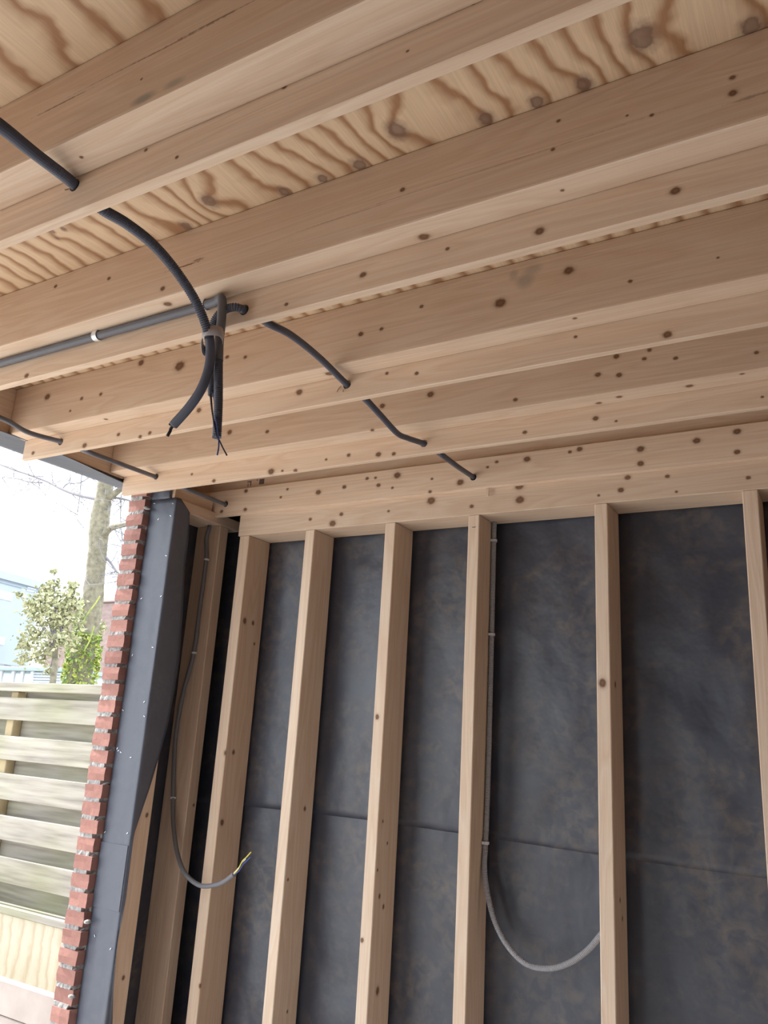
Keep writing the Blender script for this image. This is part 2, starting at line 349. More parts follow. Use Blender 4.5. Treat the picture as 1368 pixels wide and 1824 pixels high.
# mortar: one raked bed per course, raggedly squeezed
mv, mf = [], []
for q in range(k+1):
    z0 = .035+.0625*q-.0312-.0085; z1 = z0+.017
    n = 10; b0 = len(mv)
    for j, z in ((0, z0), (1, z1)):
        for i in range(n):
            u = i/(n-1)
            rk = -.001+.004*random.random()+(.03 if u > .82 and random.random() < .6 else 0)
            mv.append((BX-.0445+u*.089, 2.212+rk, z))
    for j, z in ((0, z0), (1, z1)):
        for i in range(n): mv.append((BX-.0445+(i/(n-1))*.089, 2.74, z))
    for i in range(n-1):
        mf.append((b0+i, b0+i+1, b0+n+i+1, b0+n+i)); mf.append((b0+2*n+i, b0+3*n+i, b0+3*n+i+1, b0+2*n+i+1))
        mf.append((b0+i, b0+2*n+i, b0+2*n+i+1, b0+i+1)); mf.append((b0+n+i, b0+n+i+1, b0+3*n+i+1, b0+3*n+i))
    mf.append((b0, b0+n, b0+3*n, b0+2*n)); mf.append((b0+n-1, b0+3*n-1, b0+4*n-1, b0+2*n-1))
mo = mesh_obj('mortar', mv, mf, M_MORTAR, wlft, smooth=False); mo['kind'] = 'stuff'
box('mortar_core', BX-.038, BX+.034, 2.26, 2.74, 0.02, R+.93, M_MORTAR, wlft, bev=0)
# mortar snots squeezed out of the joints
for sx, sy in ((156, 1642), (128, 1775), (262, 905)):
    p = onY(sx, sy, 2.215); 
    bm = bmesh.new(); bmesh.ops.create_icosphere(bm, subdivisions=2, radius=.011)
    for v in bm.verts: v.co = Vector((v.co.x*1.1, v.co.y*1.3, v.co.z*.7))*(1+.3*mnoise.noise(v.co*120+Vector((sx, 0, 0))))
    me = bpy.data.meshes.new('mortar_lump'); bm.to_mesh(me); bm.free(); link('mortar_lump', me, M_MORTAR, wlft, p)
# plywood ceiling
PK = [(1143, 67, .020, 1.5), (707, 232, .017, 1.4), (372, 358, .016, 1.3), (1338, 47, .015, -.9), (1040, 150, .013, -1.0), (957, 182, .012, -.8), (865, 212, .013, -.9),
      (640, 294, .014, -.9), (575, 318, .011, -.8), (507, 342, .011, -.9), (333, 403, .012, -.8), (113, 408, .006, .4), (93, 412, .006, .4), (102, 424, .004, .3)]
ZP = R+1.108
pk = [(tuple(onZ(x, y, ZP)), r, B) for x, y, r, B in PK]
M_PLY = plywood('plywood_ceiling', pk)
ceil = empty('ceiling', (0, 0, ZP)); tag(ceil, 'knotty plywood roof decking seen between the joists', None, kind='structure')
M_PLY0 = plywood('plywood_wide_figure', [], K=8.5, amp=3.4)
for a, c, mt in ((-2.4, -.502, M_PLY0), (-.5, .7185, M_PLY0), (.7205, 1.940, M_PLY), (1.942, 2.76, M_PLY)):
    box('plywood_sheet', -2.62, XR+.1, a, c, ZP, ZP+.018, mt, ceil, bev=.0008)
# ================================================================== TIMBER
def kn(lst, f, base):
    """knot list from picture points on a known face; radius from pixels"""
    out = []
    for x, y, r in lst:
        p = f(x, y); d = (p-CAM).dot(_f); out.append((tuple(p), max(.0022, 1.15*r*d/FPX)))
    return out
def cut_holes(o, holes, r):
    """bore real holes along Y through a board"""
    for hx, hz in holes:
        bm = bmesh.new(); bmesh.ops.create_cone(bm, cap_ends=True, segments=24, radius1=r, radius2=r, depth=.4)
        bmesh.ops.rotate(bm, verts=bm.verts, matrix=Matrix.Rotation(PI/2, 3, 'X'))
        me = bpy.data.meshes.new('cutter'); bm.to_mesh(me); bm.free()
        c = bpy.data.objects.new('cutter', me); COL.objects.link(c); c.location = (hx, o.location.y, hz)
        mod = o.modifiers.new('bore', 'BOOLEAN'); mod.object = c; mod.operation = 'DIFFERENCE'; mod.solver = 'EXACT'
        bpy.context.view_layer.update()
        dg = bpy.context.evaluated_depsgraph_get()
        new = bpy.data.meshes.new_from_object(o.evaluated_get(dg)); old = o.data
        o.modifiers.clear(); o.data = new; bpy.data.meshes.remove(old); bpy.data.objects.remove(c); bpy.data.meshes.remove(me)
GJ = 'deep roof joists under the plywood'; GB = 'thin ceiling battens hung beside the joists'
ZJ = R+.942
J = [  # y0, y1, bottom, knots on front, knots on bottom, label, tone
 (.683, .755, ZJ, [(252, 141, 2), (140, 260, 0)], [(145, 280, 3)], 'nearest deep pine roof joist with a blue-grey stain and long crack, top left', 1.0),
 (1.130, 1.196, ZJ, [(995, 215, 3), (985, 266, 3), (1117, 206, 2), (1161, 205, 3), (1305, 166, 6), (1305, 138, 4), (717, 338, 4), (194, 496, 3), (99, 510, 3), (290, 514, 4)],
  [(755, 421.7, 8), (1001.7, 339, 3), (299, 541.7, 6)], 'second deep pine roof joist, the grey conduit clipped along its underside', 1.0),
 (1.570, 1.6385, R+.935, [(890.7, 540, 8), (1013, 482, 7), (1122.7, 501, 3), (1279, 459, 2), (642.6, 595, 4), (679.5, 586, 3), (751, 546, 3), (320, 652, 8), (404.6, 636, 3), (436.8, 636, 3), (251.5, 646, 5), (145.5, 710, 3), (179.5, 702, 3), (84.4, 707, 5), (125, 732, 2)],
  [(1024, 567, 3), (587, 665.6, 6), (188.6, 746.8, 3)], 'third deep pine roof joist, behind the bundle of hanging conduits', 1.0),
 (2.024, 2.0945, ZJ, [(1098, 635, 4), (1156.7, 623.6, 3), (1147.6, 639, 3), (1203.5, 638, 3), (1065, 667.5, 4), (1103, 668, 4), (918, 712, 3), (1347.5, 628, 3), (767, 702.6, 5), (681, 723, 4), (662.7, 767, 3), (409, 770, 4), (476, 769, 3)],
  [(1103, 707, 4), (1066.5, 718, 4), (1228, 687.6, 5), (1322, 666, 3)], 'fourth deep pine roof joist, last but one before the studded wall', 1.0),
]
J = [j for j in J]
for i, (y0, y1, zb, kf, kb, lab, tn) in enumerate(J):
    ks = kn(kf, lambda x, y: onY(x, y, y0), 0)+kn(kb, lambda x, y: onZ(x, y, zb), 0)
    CR = (.17, .085, .04); SN = (.20, .21, .19); mk_ = []
    if i == 0:
        mk_ = [(tuple(onY(110, 184, y0)), (.10, .01, .0022), CR, .8), (tuple(onY(300, 82, y0)), (.16, .01, .0022), CR, .7), (tuple(onY(385, 36, y0)), (.12, .01, .0026), CR, .8), (tuple(onY(205, 130, y0)), (.14, .01, .0016), CR, .5),
               (tuple(onY(255, 176, y0)), (.035, .01, .013), SN, .65), (tuple(onY(310, 148, y0)), (.03, .01, .010), SN, .5)]
    if i == 1: mk_ = [(tuple(onY(328, 474, y0)), (.07, .01, .003), CR, .9), (tuple(onY(352, 463, y0)), (.03, .01, .005), CR, .7), (tuple(onY(615, 385, y0)), (.16, .01, .002), CR, .35), (tuple(onY(900, 290, y0)), (.4, .01, .002), CR, .3), (tuple(onY(1345, 170, y0)), (.05, .01, .004), CR, .5)]
    if i == 2: mk_ = [(tuple(onY(935, 500, y0)), (.03, .01, .03), SN, .45), (tuple(onY(950, 480, y0)), (.03, .01, .02), SN, .35), (tuple(onY(915, 490, y0)), (.016, .01, .02), SN, .35)]
    mt = pine('pine_joist_%d' % i, 'X', ks, tn, few=.12, seed=i+1, marks=mk_)
    o = box('roof_joist', XL+.001, XR, y0, y1, zb, ZP-.0005, mt, bev=.004, seg=2)
    tag(o, lab, 'joist', GJ)
M_PX = pine('pine_x', 'X', (), 1, .5, seed=11); M_PY = pine('pine_y', 'Y', (), 1, .5, seed=12); M_PZ = pine('pine_z', 'Z', (), 1, .35, seed=13)
o = box('roof_joist', XL+.001, XR, 2.5025, 2.572, R+.932, ZP-.0005, M_PX, bev=.003); tag(o, 'stamped deep joist lying on top of the studded wall', 'joist', GJ)
# ink stamp on that joist
M_INK = flat('stamp_ink', (.10, .065, .085), .8)
def ink(x0, x1, z0, z1, par): return box('stamp_mark', x0, x1, 2.5015, 2.5022, z0, z1, M_INK, par, bev=0)
sp0 = onY(440, 865, 2.502); st = []
for a, b_, c_, d_ in ((0, .022, .018, .022), (.018, .022, .0, .018), (.004, .007, -.002, .012), (.052, .056, .020, .026)):
    st.append((sp0.x+a, sp0.x+b_, sp0.z+c_-.004, sp0.z+d_-.004))
for q in range(5): st.append((sp0.x+.066+q*.0055, sp0.x+.0695+q*.0055, sp0.z-.002, sp0.z+.020))
st.append((sp0.x+.066, sp0.x+.092, sp0.z+.017, sp0.z+.020))
for a in st: ink(*a, o)
B = [ # y0, y1, zb, left end, knots, holes, label
 (.7555, .777, R+.868, XL+.003, [(506.7, 155, 4), (315, 280, 3), (260, 267, 3), (843, 6, 3), (726, 91, 2)], [(133, 330)], 'nearest ceiling batten, the ribbed conduit entering it at the left'),
 (1.1965, 1.2185, R+.868, XL+.003, [(646.6, 489.5, 5), (510, 542, 3), (961, 412, 7), (1203, 340, 7), (797, 443, 3), (47.5, 669, 4)], [(435, 552)], 'second ceiling batten, just behind the hanging conduit bundle'),
 (1.639, 1.657, R+.864, XL+.003, [(533, 698.5, 5), (689, 665, 2.5), (742, 665, 3), (1188.5, 596, 6), (1025, 600, 2.5), (211, 774, 3), (249.6, 778, 3), (266.8, 771, 3), (150.6, 793.6, 4), (354.5, 730.7, 4), (59, 807, 3)], [(618, 685), (108, 787)], 'third ceiling batten, with a splintered conduit hole near its middle'),
 (2.095, 2.115, R+.868, XL+.003, [(483, 840, 5), (526, 838.5, 3), (503, 838.5, 2), (621, 810.7, 3), (674, 809.6, 4), (701.5, 808.5, 3), (581, 818.4, 2), (935, 770, 3), (1060.6, 745.3, 4), (1097.5, 750, 2), (1358, 707, 2), (341.7, 844.7, 2), (380.8, 856.4, 3)], [(755, 790), (278, 849)], 'fourth ceiling batten, its sawn left end beside the top of the brick pier'),
 (2.478, 2.4995, R+.866, -2.470, [(512, 871.4, 2), (567, 877, 4), (500, 885.7, 2), (613.4, 867.4, 3), (654, 852.4, 2.5), (669, 851, 2), (674, 864.5, 3), (708, 846.6, 5), (699, 869, 2), (769.4, 853, 2), (766, 875.8, 2.5), (820, 859, 5), (868.5, 832, 2), (884.6, 822.8, 2.5), (938.7, 818, 4.5), (1032.5, 799.8, 4), (1015, 805, 2.5), (1141, 799.8, 5), (1240.8, 785, 5), (1141, 825.7, 4.5), (1312.8, 768.7, 5), (1312.8, 805, 4), (438, 874.7, 3), (436.8, 907.6, 3), (394.7, 911, 2.5)], [(843, 850), (402, 898)], 'farthest ceiling batten, very knotty, fixed to the top of the studded wall'),
]
BO = []
for i, (y0, y1, zb, xl, kf, hs, lab) in enumerate(B):
    ks = kn(kf, lambda x, y: onY(x, y, y0), 0)
    mt = pine('pine_batten_%d' % i, 'X', ks, 1.08, few=.15, seed=20+i)
    o = box('ceiling_batten', xl, XR, y0, y1, zb, R+.981, mt, bev=.0015)
    cut_holes(o, [(onY(x, y, y0).x, onY(x, y, y0).z) for x, y in hs], .0125)
    tag(o, lab, 'batten', GB); BO.append(o)
# joists and battens of the roof that goes on over the photographer
for y, w_ in ((.235, 'just above the top left corner'), (-.22, 'straight over the photographer')):
    o = box('roof_joist', XL+.001, XR, y, y+.07, ZJ, ZP-.0005, M_PX, bev=.003); tag(o, 'plain roof joist outside the picture, '+w_, 'joist')
    o = box('ceiling_batten', XL+.003, XR, y+.0705, y+.0905, R+.868, R+.981, M_PX, bev=.0015); tag(o, 'plain ceiling batten outside the picture, '+w_, 'batten')
# splinters at the bored holes
def splinter(par, p, ang, l=.02):
    v = [(-.002, 0, 0), (.002, 0, 0), (.0006, -.004, -l), (-.001, -.006, -l*.9), (-.002, .0015, 0), (.002, .0015, 0)]
    c, s = math.cos(ang), math.sin(ang)
    v = [Vector((x*c-z*s, y, x*s+z*c))+p for x, y, z in v]
    mesh_obj('splinter', v, [(0, 1, 2, 3), (4, 5, 1, 0), (1, 5, 2), (0, 3, 4), (4, 3, 2, 5)], M_PX, par, smooth=False)
splinter(BO[2], onY(606, 688, 1.6365), -.3); splinter(BO[2], onY(612, 692, 1.6365), .25, .014)
splinter(BO[0], onY(124, 336, .7535), -.9, .008)
q = onY(870, 868, 2.49); box('wood_chip', q.x-.006, q.x+.005, 2.483, 2.488, q.z-.034, q.z+.002, M_PZ, BO[4], bev=.001)
# rim beam with membrane under it
rimk = kn([], None, 0)
rim = box('rim_beam', -2.61, XL, -2.4, 2.645, R+.937, ZP-.0005, M_PY, bev=.003); tag(rim, 'pine rim beam along the open left side, membrane wrapped underneath', 'beam')
def rimskin(u, v):
    y = -2.3+u*4.50
    if v < .15: x, z = -2.616, R+1.0-(.15-v)/.15*0+(.15-v)/.15*.09-.065
    else:
        t = (v-.15)/.85; x = -2.616+t*.152
        z = R+.933-.004*math.sin(y*5+t*3)
        if t > .78: z -= (t-.78)*.03*(1+math.sin(y*6.3)); x -= (t-.78)*.05*(1+math.sin(y*3.1+1))
    return (x, y, z)
rs = sheet('membrane_sheet', rimskin, 120, 12, M_MEMB_P, rim)
tag(rs, 'dark blue membrane strip under the beam')
# back wall frame
kp = kn([(768, 892, 6), (608, 916, 3), (692, 910.5, 2), (552.7, 925, 2.5), (840, 902, 3), (926, 890.4, 6), (925, 866, 6), (592.5, 932.5, 5), (1118, 850.6, 4), (1106, 873, 4), (1066.5, 882.4, 2), (1333, 851, 3), (1189, 848.4, 3), (1205, 876, 2)], lambda x, y: onY(x, y, 2.5), 0)
tp = box('top_plate', -2.206, XR, 2.5, 2.644, R+.776, R+.931, pine('pine_plate', 'X', kp, .97, few=.15, seed=31), bev=.002)
tag(tp, 'wide pine top plate along the head of the back wall', 'plate')
bpl = box('bottom_plate', -2.206, XR, 2.5, 2.644, .0005, .045, M_PX); tag(bpl, 'pine bottom plate of the studded back wall on the floor, below the picture', 'plate')
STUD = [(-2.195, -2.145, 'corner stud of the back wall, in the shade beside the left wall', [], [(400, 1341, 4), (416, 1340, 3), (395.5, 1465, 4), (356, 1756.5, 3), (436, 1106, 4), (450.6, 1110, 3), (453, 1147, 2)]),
 (-1.855, -1.811, 'first pale stud right of the corner, behind the bent cable end', [], [(543, 1440.5, 3), (513, 1567, 2), (511.7, 1802, 2)]),
 (-1.485, -1.441, 'second pale stud right of the corner, knotted near its foot', [(672, 1277, 3.5), (645, 1674.7, 3)], [(690, 1502, 2), (672.5, 1550, 2), (676, 1596.6, 3), (683, 1615, 3), (672.5, 1765, 5), (682, 1463, 2)]),
 (-1.142, -1.099, 'pale stud with the grey conduit clipped to its right side', [], []),
 (-.690, -.647, 'pale stud with one round knot, the hanging conduit loop ending behind it', [(1073, 1216.6, 6)], [(1104.5, 1603.6, 3), (1108.8, 1636, 3), (1096, 1219.7, 4)]),
 (-.243, -.199, 'rightmost pale stud, cut by the right edge of the picture', [], []),
 (.21, .254, None, [], []), (.66, .704, None, [], []), (1.11, 1.154, None, [], []), (1.56, 1.604, None, [], [])]
ST = []
for i, (x0, x1, lab, kf, ks_) in enumerate(STUD):
    if lab:
        kk = kn(kf, lambda x, y: onY(x, y, 2.5), 0)+kn(ks_, lambda x, y: onX(x, y, x1), 0)
        mt = pine('pine_stud_%d' % i, 'Z', kk, 1.12 if i else .95, few=.06, seed=40+i, warm=.97 if i else 1.02)  # shade on the corner stud is put into its darker, warmer tone
    else: mt = M_PZ
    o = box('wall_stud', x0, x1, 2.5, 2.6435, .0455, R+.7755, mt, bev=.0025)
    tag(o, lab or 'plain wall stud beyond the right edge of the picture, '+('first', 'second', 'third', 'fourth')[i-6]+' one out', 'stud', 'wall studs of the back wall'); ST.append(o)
# a staple / nail head in stud 4
q = onY(844, 939, 2.4985); tube('staple', [q+Vector((-.006, 0, .001)), q+Vector((-.003, -.002, -.001)), q+Vector((.003, -.002, -.001)), q+Vector((.006, 0, .001))], .0009, M_WIRE_K, ST[3], sides=6, n=3)
# left wall frame
post = box('corner_post', -2.462, -2.330, 2.248, 2.334, .0005, R+.8395, pine('pine_post', 'Z', kn([(261.7, 1452, 3), (219.6, 1741.6, 3)], lambda x, y: onX(x, y, -2.33), 0), 1.05, few=.05, seed=51), bev=.002)
tag(post, 'membrane wrapped pine post standing beside the brick pier', 'post')
lstud = box('wall_stud', -2.4655, -2.330, 2.522, 2.574, .0005, R+.8395, pine('pine_left_stud', 'Z', kn([(345, 1434, 2)], lambda x, y: onX(x, y, -2.33), 0), .98, few=.06, seed=52), bev=.002)
tag(lstud, 'stud of the left side wall carrying the drooping cable', 'stud')
lp = box('top_plate', -2.4655, -2.330, 2.248, 2.644, R+.840, R+.886, M_PY); tag(lp, 'short top plate over the corner post and the left wall stud', 'plate')
lp2 = box('packing_board', -2.4655, -2.345, 2.248, 2.474, R+.8865, R+.9365, M_PY); tag(lp2, 'short packing board on the left plate under the roof', 'board')
fo = sheet('membrane_flap', lambda u, v: (-2.478+u*.115, 2.243+.003*math.sin(u*7)-.006*v, R+.884+v*(.050-.012*u)), 10, 4, M_MEMB_P, lp2)
# membrane wrapped round the post
EDGE = [(322, 893), (338, 908), (335, 965), (329, 1008), (325, 1093), (318, 1179), (311, 1222), (298, 1293), (284, 1344), (270, 1391.6), (239.5, 1484), (236, 1508), (224, 1604), (209, 1679), (202, 1761), (200, 1824)]
EP = [onX(x, y, -2.322) for x, y in EDGE]; EP.sort(key=lambda p: p.z)
def edge_y(z):
    if z <= EP[0].z: return EP[0].y
    for a, b_ in zip(EP, EP[1:]):
        if a.z <= z <= b_.z:
            t = (z-a.z)/(b_.z-a.z); return a.y+(b_.y-a.y)*t
    return EP[-1].y
def wrap(u, v):
    z = .015+v*(R+.885-.015); w = .0018*mnoise.noise(Vector((u*4, z*3.3, 5)))+.0012*mnoise.noise(Vector((u*9, z*9, 2)))
    ye = edge_y(z); s = u*13
    if s < 2: return (-2.470, 2.30-(s/2)*.057, z)
    if s < 9:
        t = (s-2)/7; return (-2.470+t*.138, 2.2415+w-.001*math.sin(t*PI), z)
    if s < 10: t = s-9; return (-2.332+.006*math.sin(t*PI/2), 2.2415+.006*(1-math.cos(t*PI/2)), z)
    t = (s-10)/3; fl_ = max(0, ye-2.28)
    return (-2.326+w+t*.004+fl_*.05*math.sin(t*PI*.8), 2.2475+t*(ye-2.2475), z)
wrp = sheet('membrane_wrap', wrap, 26, 110, M_MEMB_P, post, thick=.0012); tag(wrp, 'dark blue-grey membrane stapled round the post, right edge loose')
seamz = onY(190, 1500, 2.24).z
box('membrane_lap', -2.471, -2.331, 2.2385, 2.2405, seamz-.22, seamz, M_MEMB_P, post, bev=.0006)
for x, y in ((275, 897), (308, 897), (304, 919), (296, 990), (287, 1062), (252, 1066), (272, 1153), (236, 1167), (257, 1276), (219, 1265), (257, 1250), (227, 1484), (187, 1482), (169, 1667), (197, 1690), (211, 1337), (215, 1340), (233, 1349), (209, 1333), (282, 925)):
    p = onY(x, y, 2.2385); s = box('staple', p.x-.0042, p.x+.0042, p.y-.0012, p.y+.0008, p.z-.0012, p.z+.0012, M_STEEL, post, bev=0); s.rotation_euler = (0, random.uniform(-1.2, 1.2), 0)
# ================================================================== CONDUITS
def saddle(par, p, axis_dir, nrm, r, mat, w=.007):
    """pipe clip: an arched strap over the conduit with a foot"""
    a = Vector(axis_dir).normalized(); n = Vector(nrm).normalized(); s = a.cross(n); vs, fs = [], []; K = 14
    c_ = .0012; prof = [(-r*1.7, -r), (-r-c_, -r)]+[(-math.cos(t/K*PI)*(r+c_), math.sin(t/K*PI)*(r+c_)) for t in range(K+1)]+[(r+c_, -r)]
    n2 = len(prof)
    for off in (-w/2, w/2):
        for th in (0, .0012):
            for (x, h) in prof: vs.append(p+a*off+s*(x*(1+th/r))+n*(h*(1+th/r) if h > 0 else h+th))
    for i in range(n2-1):
        A, Bb, C, D = i, n2+i, 2*n2+i, 3*n2+i
        fs += [(Bb, Bb+1, D+1, D), (A, C, C+1, A+1), (A, A+1, Bb+1, Bb), (C, D, D+1, C+1)]
    fs += [(0, n2, 3*n2, 2*n2), (n2-1, 3*n2-1, 4*n2-1, 2*n2-1)]
    return mesh_obj('conduit_clip', vs, fs, mat, par, smooth=False)
def Yp(lst): return [onY(x, y, Y) for x, y, Y in lst]
bz = 1.165     # depth of the hanging bundle
# A : ribbed conduit from the left, through the first batten, through the tape, curling off to the left
A1 = Yp([(-190, 100, .33), (-90, 160, .44), (0, 224, .555), (60, 272, .652), (110, 310, .72), (134, 330, .757), (158, 351, .777), (182, 373, .80), (225, 398, .86), (270, 433, .93), (310, 478, 1.0), (345, 530, 1.06), (365, 575, 1.10), (374, 612, 1.125), (373, 650, 1.135), (360, 690, 1.14), (338, 724, 1.145), (309, 757, 1.15)])
tA = empty('conduit', A1[-1]); tag(tA, 'thick ribbed blue-grey conduit sweeping from top left, curling to an open end', 'conduit')
PA = resample(spline(A1, 14), .0023)
def depth_split(P, z): 
    return next(i for i, p in enumerate(P) if i > len(P)*.5 and p.z < z)
iA = depth_split(PA, onY(374, 600, 1.12).z)
v, f_ = tube_geo(PA[:iA+1], [.0108*(1 if i % 2 else .83) for i in range(iA+1)], 14); mesh_obj('ribbed_tube', v, f_, M_COND, tA, smooth=False)
PB = PA[iA::3]+[PA[-1]]; v, f_ = tube_geo(PB, [.0103]*len(PB), 16, cap=False)
o = mesh_obj('smooth_end', v, f_, M_COND, tA); sm = o.modifiers.new('wall', 'SOLIDIFY'); sm.thickness = .0012; sm.offset = -1
tube('cable_core', [PA[-40], PA[-1], onY(303, 768, 1.15), onY(298, 777, 1.15)], .0035, M_WIRE_K, tA, sides=8, n=6)
# B : conduit along the underside of the second joist, turning down in the bundle
xs = [-2.40, -2.2, -1.95, -1.75, -1.60, -1.45, -1.33, -1.24]
B1 = [Vector((x, 1.184, R+.931)) for x in xs]+Yp([(384, 537, 1.180), (394, 531, 1.172), (396, 545, 1.165), (394, 575, 1.16), (390, 612, 1.155), (389, 660, 1.155), (389, 700, 1.155), (388, 740, 1.155), (386, 779, 1.155)])
tB = empty('conduit', B1[-1]); tag(tB, 'grey conduit clipped under the second joist, bending straight down in the bundle', 'conduit')
P = spline(B1, 14); zc = onY(390, 640, 1.155).z; i0 = next(i for i, p in enumerate(P) if p.x > -1.3 and p.z < zc)
PS = resample(P[:i0+1], .006); v, f_ = tube_geo(PS, [.0102]*len(PS), 14); mesh_obj('smooth_tube', v, f_, M_COND2, tB)
PR = resample(P[i0:], .0023); v, f_ = tube_geo(PR, [.0100*(1 if i % 2 else .82) for i in range(len(PR))], 14); mesh_obj('ribbed_tube', v, f_, M_COND, tB, smooth=False)
cp = onZ(165, 594, R+.931); saddle(tB, Vector((cp.x, 1.184, R+.931)), (1, 0, 0), (0, -.35, -1), .0102, M_STEEL, .016)
cp = onZ(362, 548, R+.931); saddle(tB, Vector((cp.x+.01, 1.184, R+.931)), (1, 0, 0), (0, -.35, -1), .0102, M_STEEL, .010)
# C : short arched conduit coming out of the second batten, wires hanging out
C1 = Yp([(436, 552, 1.21), (432, 551, 1.19), (418, 547, 1.175), (400, 552, 1.172), (385, 567, 1.175), (376, 590, 1.178), (373, 615, 1.178), (374, 650, 1.178), (377, 680, 1.178), (378, 704, 1.178)])
tC = empty('conduit', C1[-1]); tag(tC, 'short conduit arching out of the second batten with loose wires hanging out', 'conduit')
P = resample(spline(C1, 14), .0023); v, f_ = tube_geo(P, [.0098*(1 if i % 2 else .83) for i in range(len(P))], 14); mesh_obj('ribbed_tube', v, f_, M_COND, tC, smooth=False)
tube('black_wire', Yp([(376, 700, 1.172), (379, 740, 1.150), (386, 776, 1.140), (391, 785, 1.138), (397, 798, 1.14), (404, 811, 1.14)]), .0016, M_WIRE_K, tC, sides=8)
tube('blue_wire', Yp([(380, 700, 1.172), (384, 740, 1.148), (389, 778, 1.138), (389.5, 795, 1.138), (387, 811, 1.14)]), .0016, M_WIRE_B, tC, sides=8)
tube('brown_wire', Yp([(374, 700, 1.174), (378, 735, 1.156), (385, 770, 1.145), (388, 783, 1.142)]), .0015, M_WIRE_K, tC, sides=8)
# tape round the bundle
_vd = Vector((-.66, .75, 0)).normalized(); tc_ = onY(378.5, 608, 1.150); vs, fs = [], []; K = 28
for zz in (-.0125, .0105):
    for th in (0, .0012):
        for i in range(K):
            a = 2*PI*i/K; ca, sa = math.cos(a), math.sin(a); ca = math.copysign(abs(ca)**.6, ca); sa = math.copysign(abs(sa)**.6, sa)
            vs.append(tc_+_r0*((.0225+th)*ca)+_vd*((.053+th)*sa)+Vector((0, 0, zz+.002*math.cos(a))))
for i in range(K):
    j = (i+1) % K; fs += [(K+i, K+j, 3*K+j, 3*K+i), (i, 2*K+i, 2*K+j, j), (i, j, K+j, K+i), (2*K+i, 3*K+i, 3*K+j, 2*K+j)]
tp_ = mesh_obj('tape_wrap', vs, fs, M_TAPE); tag(tp_, 'pale grey tape wrapped round the hanging conduit bundle', 'tape')
# D : conduit crossing the battens towards the back wall and down beside stud 4
def path(lst): return [p if isinstance(p, Vector) else onY(*p) for p in lst]
D1 = path([(436, 553, 1.222), (478, 576, 1.235), (520, 598, 1.34), (570, 638, 1.50), (617, 684, 1.637), (634, 698, 1.658), (652, 712, 1.675), (680, 742, 1.79), (708, 772, 1.93), (728, 781, 2.01), (754, 790, 2.093), (771, 800, 2.116), (788, 811, 2.135), (815, 831, 2.30), (842, 849, 2.476), (850, 854, 2.4995)])
t = empty('conduit', D1[-1]); tag(t, 'dark conduit threaded through the middle of the battens towards the wall', 'conduit')
tube('tube', D1, .0088, M_COND, t, sides=14, step=.006)
E1 = path([(-190, 705, 1.2), (-90, 722, 1.28), (0, 744, 1.41), (50, 770, 1.53), (106, 786, 1.637), (130, 795, 1.656), (165, 808, 1.68), (222, 829, 1.88), (276, 849, 2.093), (302, 859, 2.115), (335, 872, 2.15), (370, 886, 2.32), (401, 898, 2.476), (409, 901, 2.4995)])
t = empty('conduit', E1[-1]); tag(t, 'thin grey conduit crossing the batten ends at the far left', 'conduit')
tube('tube', E1, .0083, M_COND2, t, sides=14, step=.006)
# F : conduit down the right side of the fourth stud, ending in a loop
XF = -1.0885
F1 = [Vector((XF, 2.612, R+.7755)), Vector((XF, 2.612, R+.60)), Vector((XF, 2.612, R+.37)), Vector((XF, 2.610, R+0)), Vector((XF, 2.606, R-.20)), Vector((XF, 2.60, R-.315))]+path([(863, 1545, 2.59), (868, 1590, 2.585), (881, 1640, 2.58), (903, 1683, 2.575), (936, 1716, 2.57), (975, 1725, 2.565), (1012, 1716, 2.56), (1045, 1694, 2.558), (1068, 1668, 2.556), (1082, 1650, 2.556)])
t = empty('conduit', F1[-1]); tag(t, 'grey ribbed conduit hanging in a loop between two studs of the back wall', 'conduit')
P = resample(spline(F1, 14), .0025); v, f_ = tube_geo(P, [.0093*(1 if i % 2 else .83) for i in range(len(P))], 14); mesh_obj('ribbed_tube', v, f_, M_CONDL, t, smooth=False)
for y in (955, 1127, 1501):
    p = onX(866, y, XF); p.x = XF; p.y = 2.612 if y < 1400 else 2.60; saddle(t, p, (0, 0, 1), (1, -.0, 0), .0093, M_CLIP, .009)
# G : cable down the side wall stud, drooping to a free end with bare wires
G1 = path([Vector((-2.3795, 2.507, R+.838)), (367.3, 960, 2.507), (367, 997, 2.507), (356, 1080, 2.507), (345, 1163, 2.507), (325, 1240, 2.507), (312, 1320, 2.507), (308, 1421, 2.505), (309, 1470, 2.495), (316, 1520, 2.48), (330, 1556, 2.46), (356, 1577, 2.44), (385, 1576, 2.42), (403, 1568, 2.405), (417, 1557, 2.39)])
t = empty('cable', G1[-1]); tag(t, 'grey cable drooping from the side wall stud, bare wires at its tip', 'cable')
tube('sheath', G1, .0083, M_CONDL if 0 else flat('cable_grey', (.17, .17, .185), .5), t, sides=14, step=.006)
tube('yellow_wire', path([(414, 1559, 2.39), (424, 1549, 2.385), (432, 1534, 2.38), (439, 1527, 2.38), (447, 1518, 2.38)]), .0021, M_WIRE_Y, t, sides=8)
tube('blue_wire', path([(415, 1560, 2.39), (426, 1551, 2.385), (433, 1540, 2.38), (440, 1533, 2.38), (446, 1527, 2.38)]), .0019, M_WIRE_B, t, sides=8)
tube('white_wire', path([(414, 1558, 2.39), (425, 1546, 2.387), (431, 1537, 2.383), (438, 1530, 2.38)]), .0018, M_CLIP, t, sides=8)
for x, y in ((367, 997), (345, 1163), (308, 1421)):
    p = onY(x, y, 2.507); saddle(t, p, (0, 0, 1), (0, -1, 0), .0083, M_CLIP, .008)
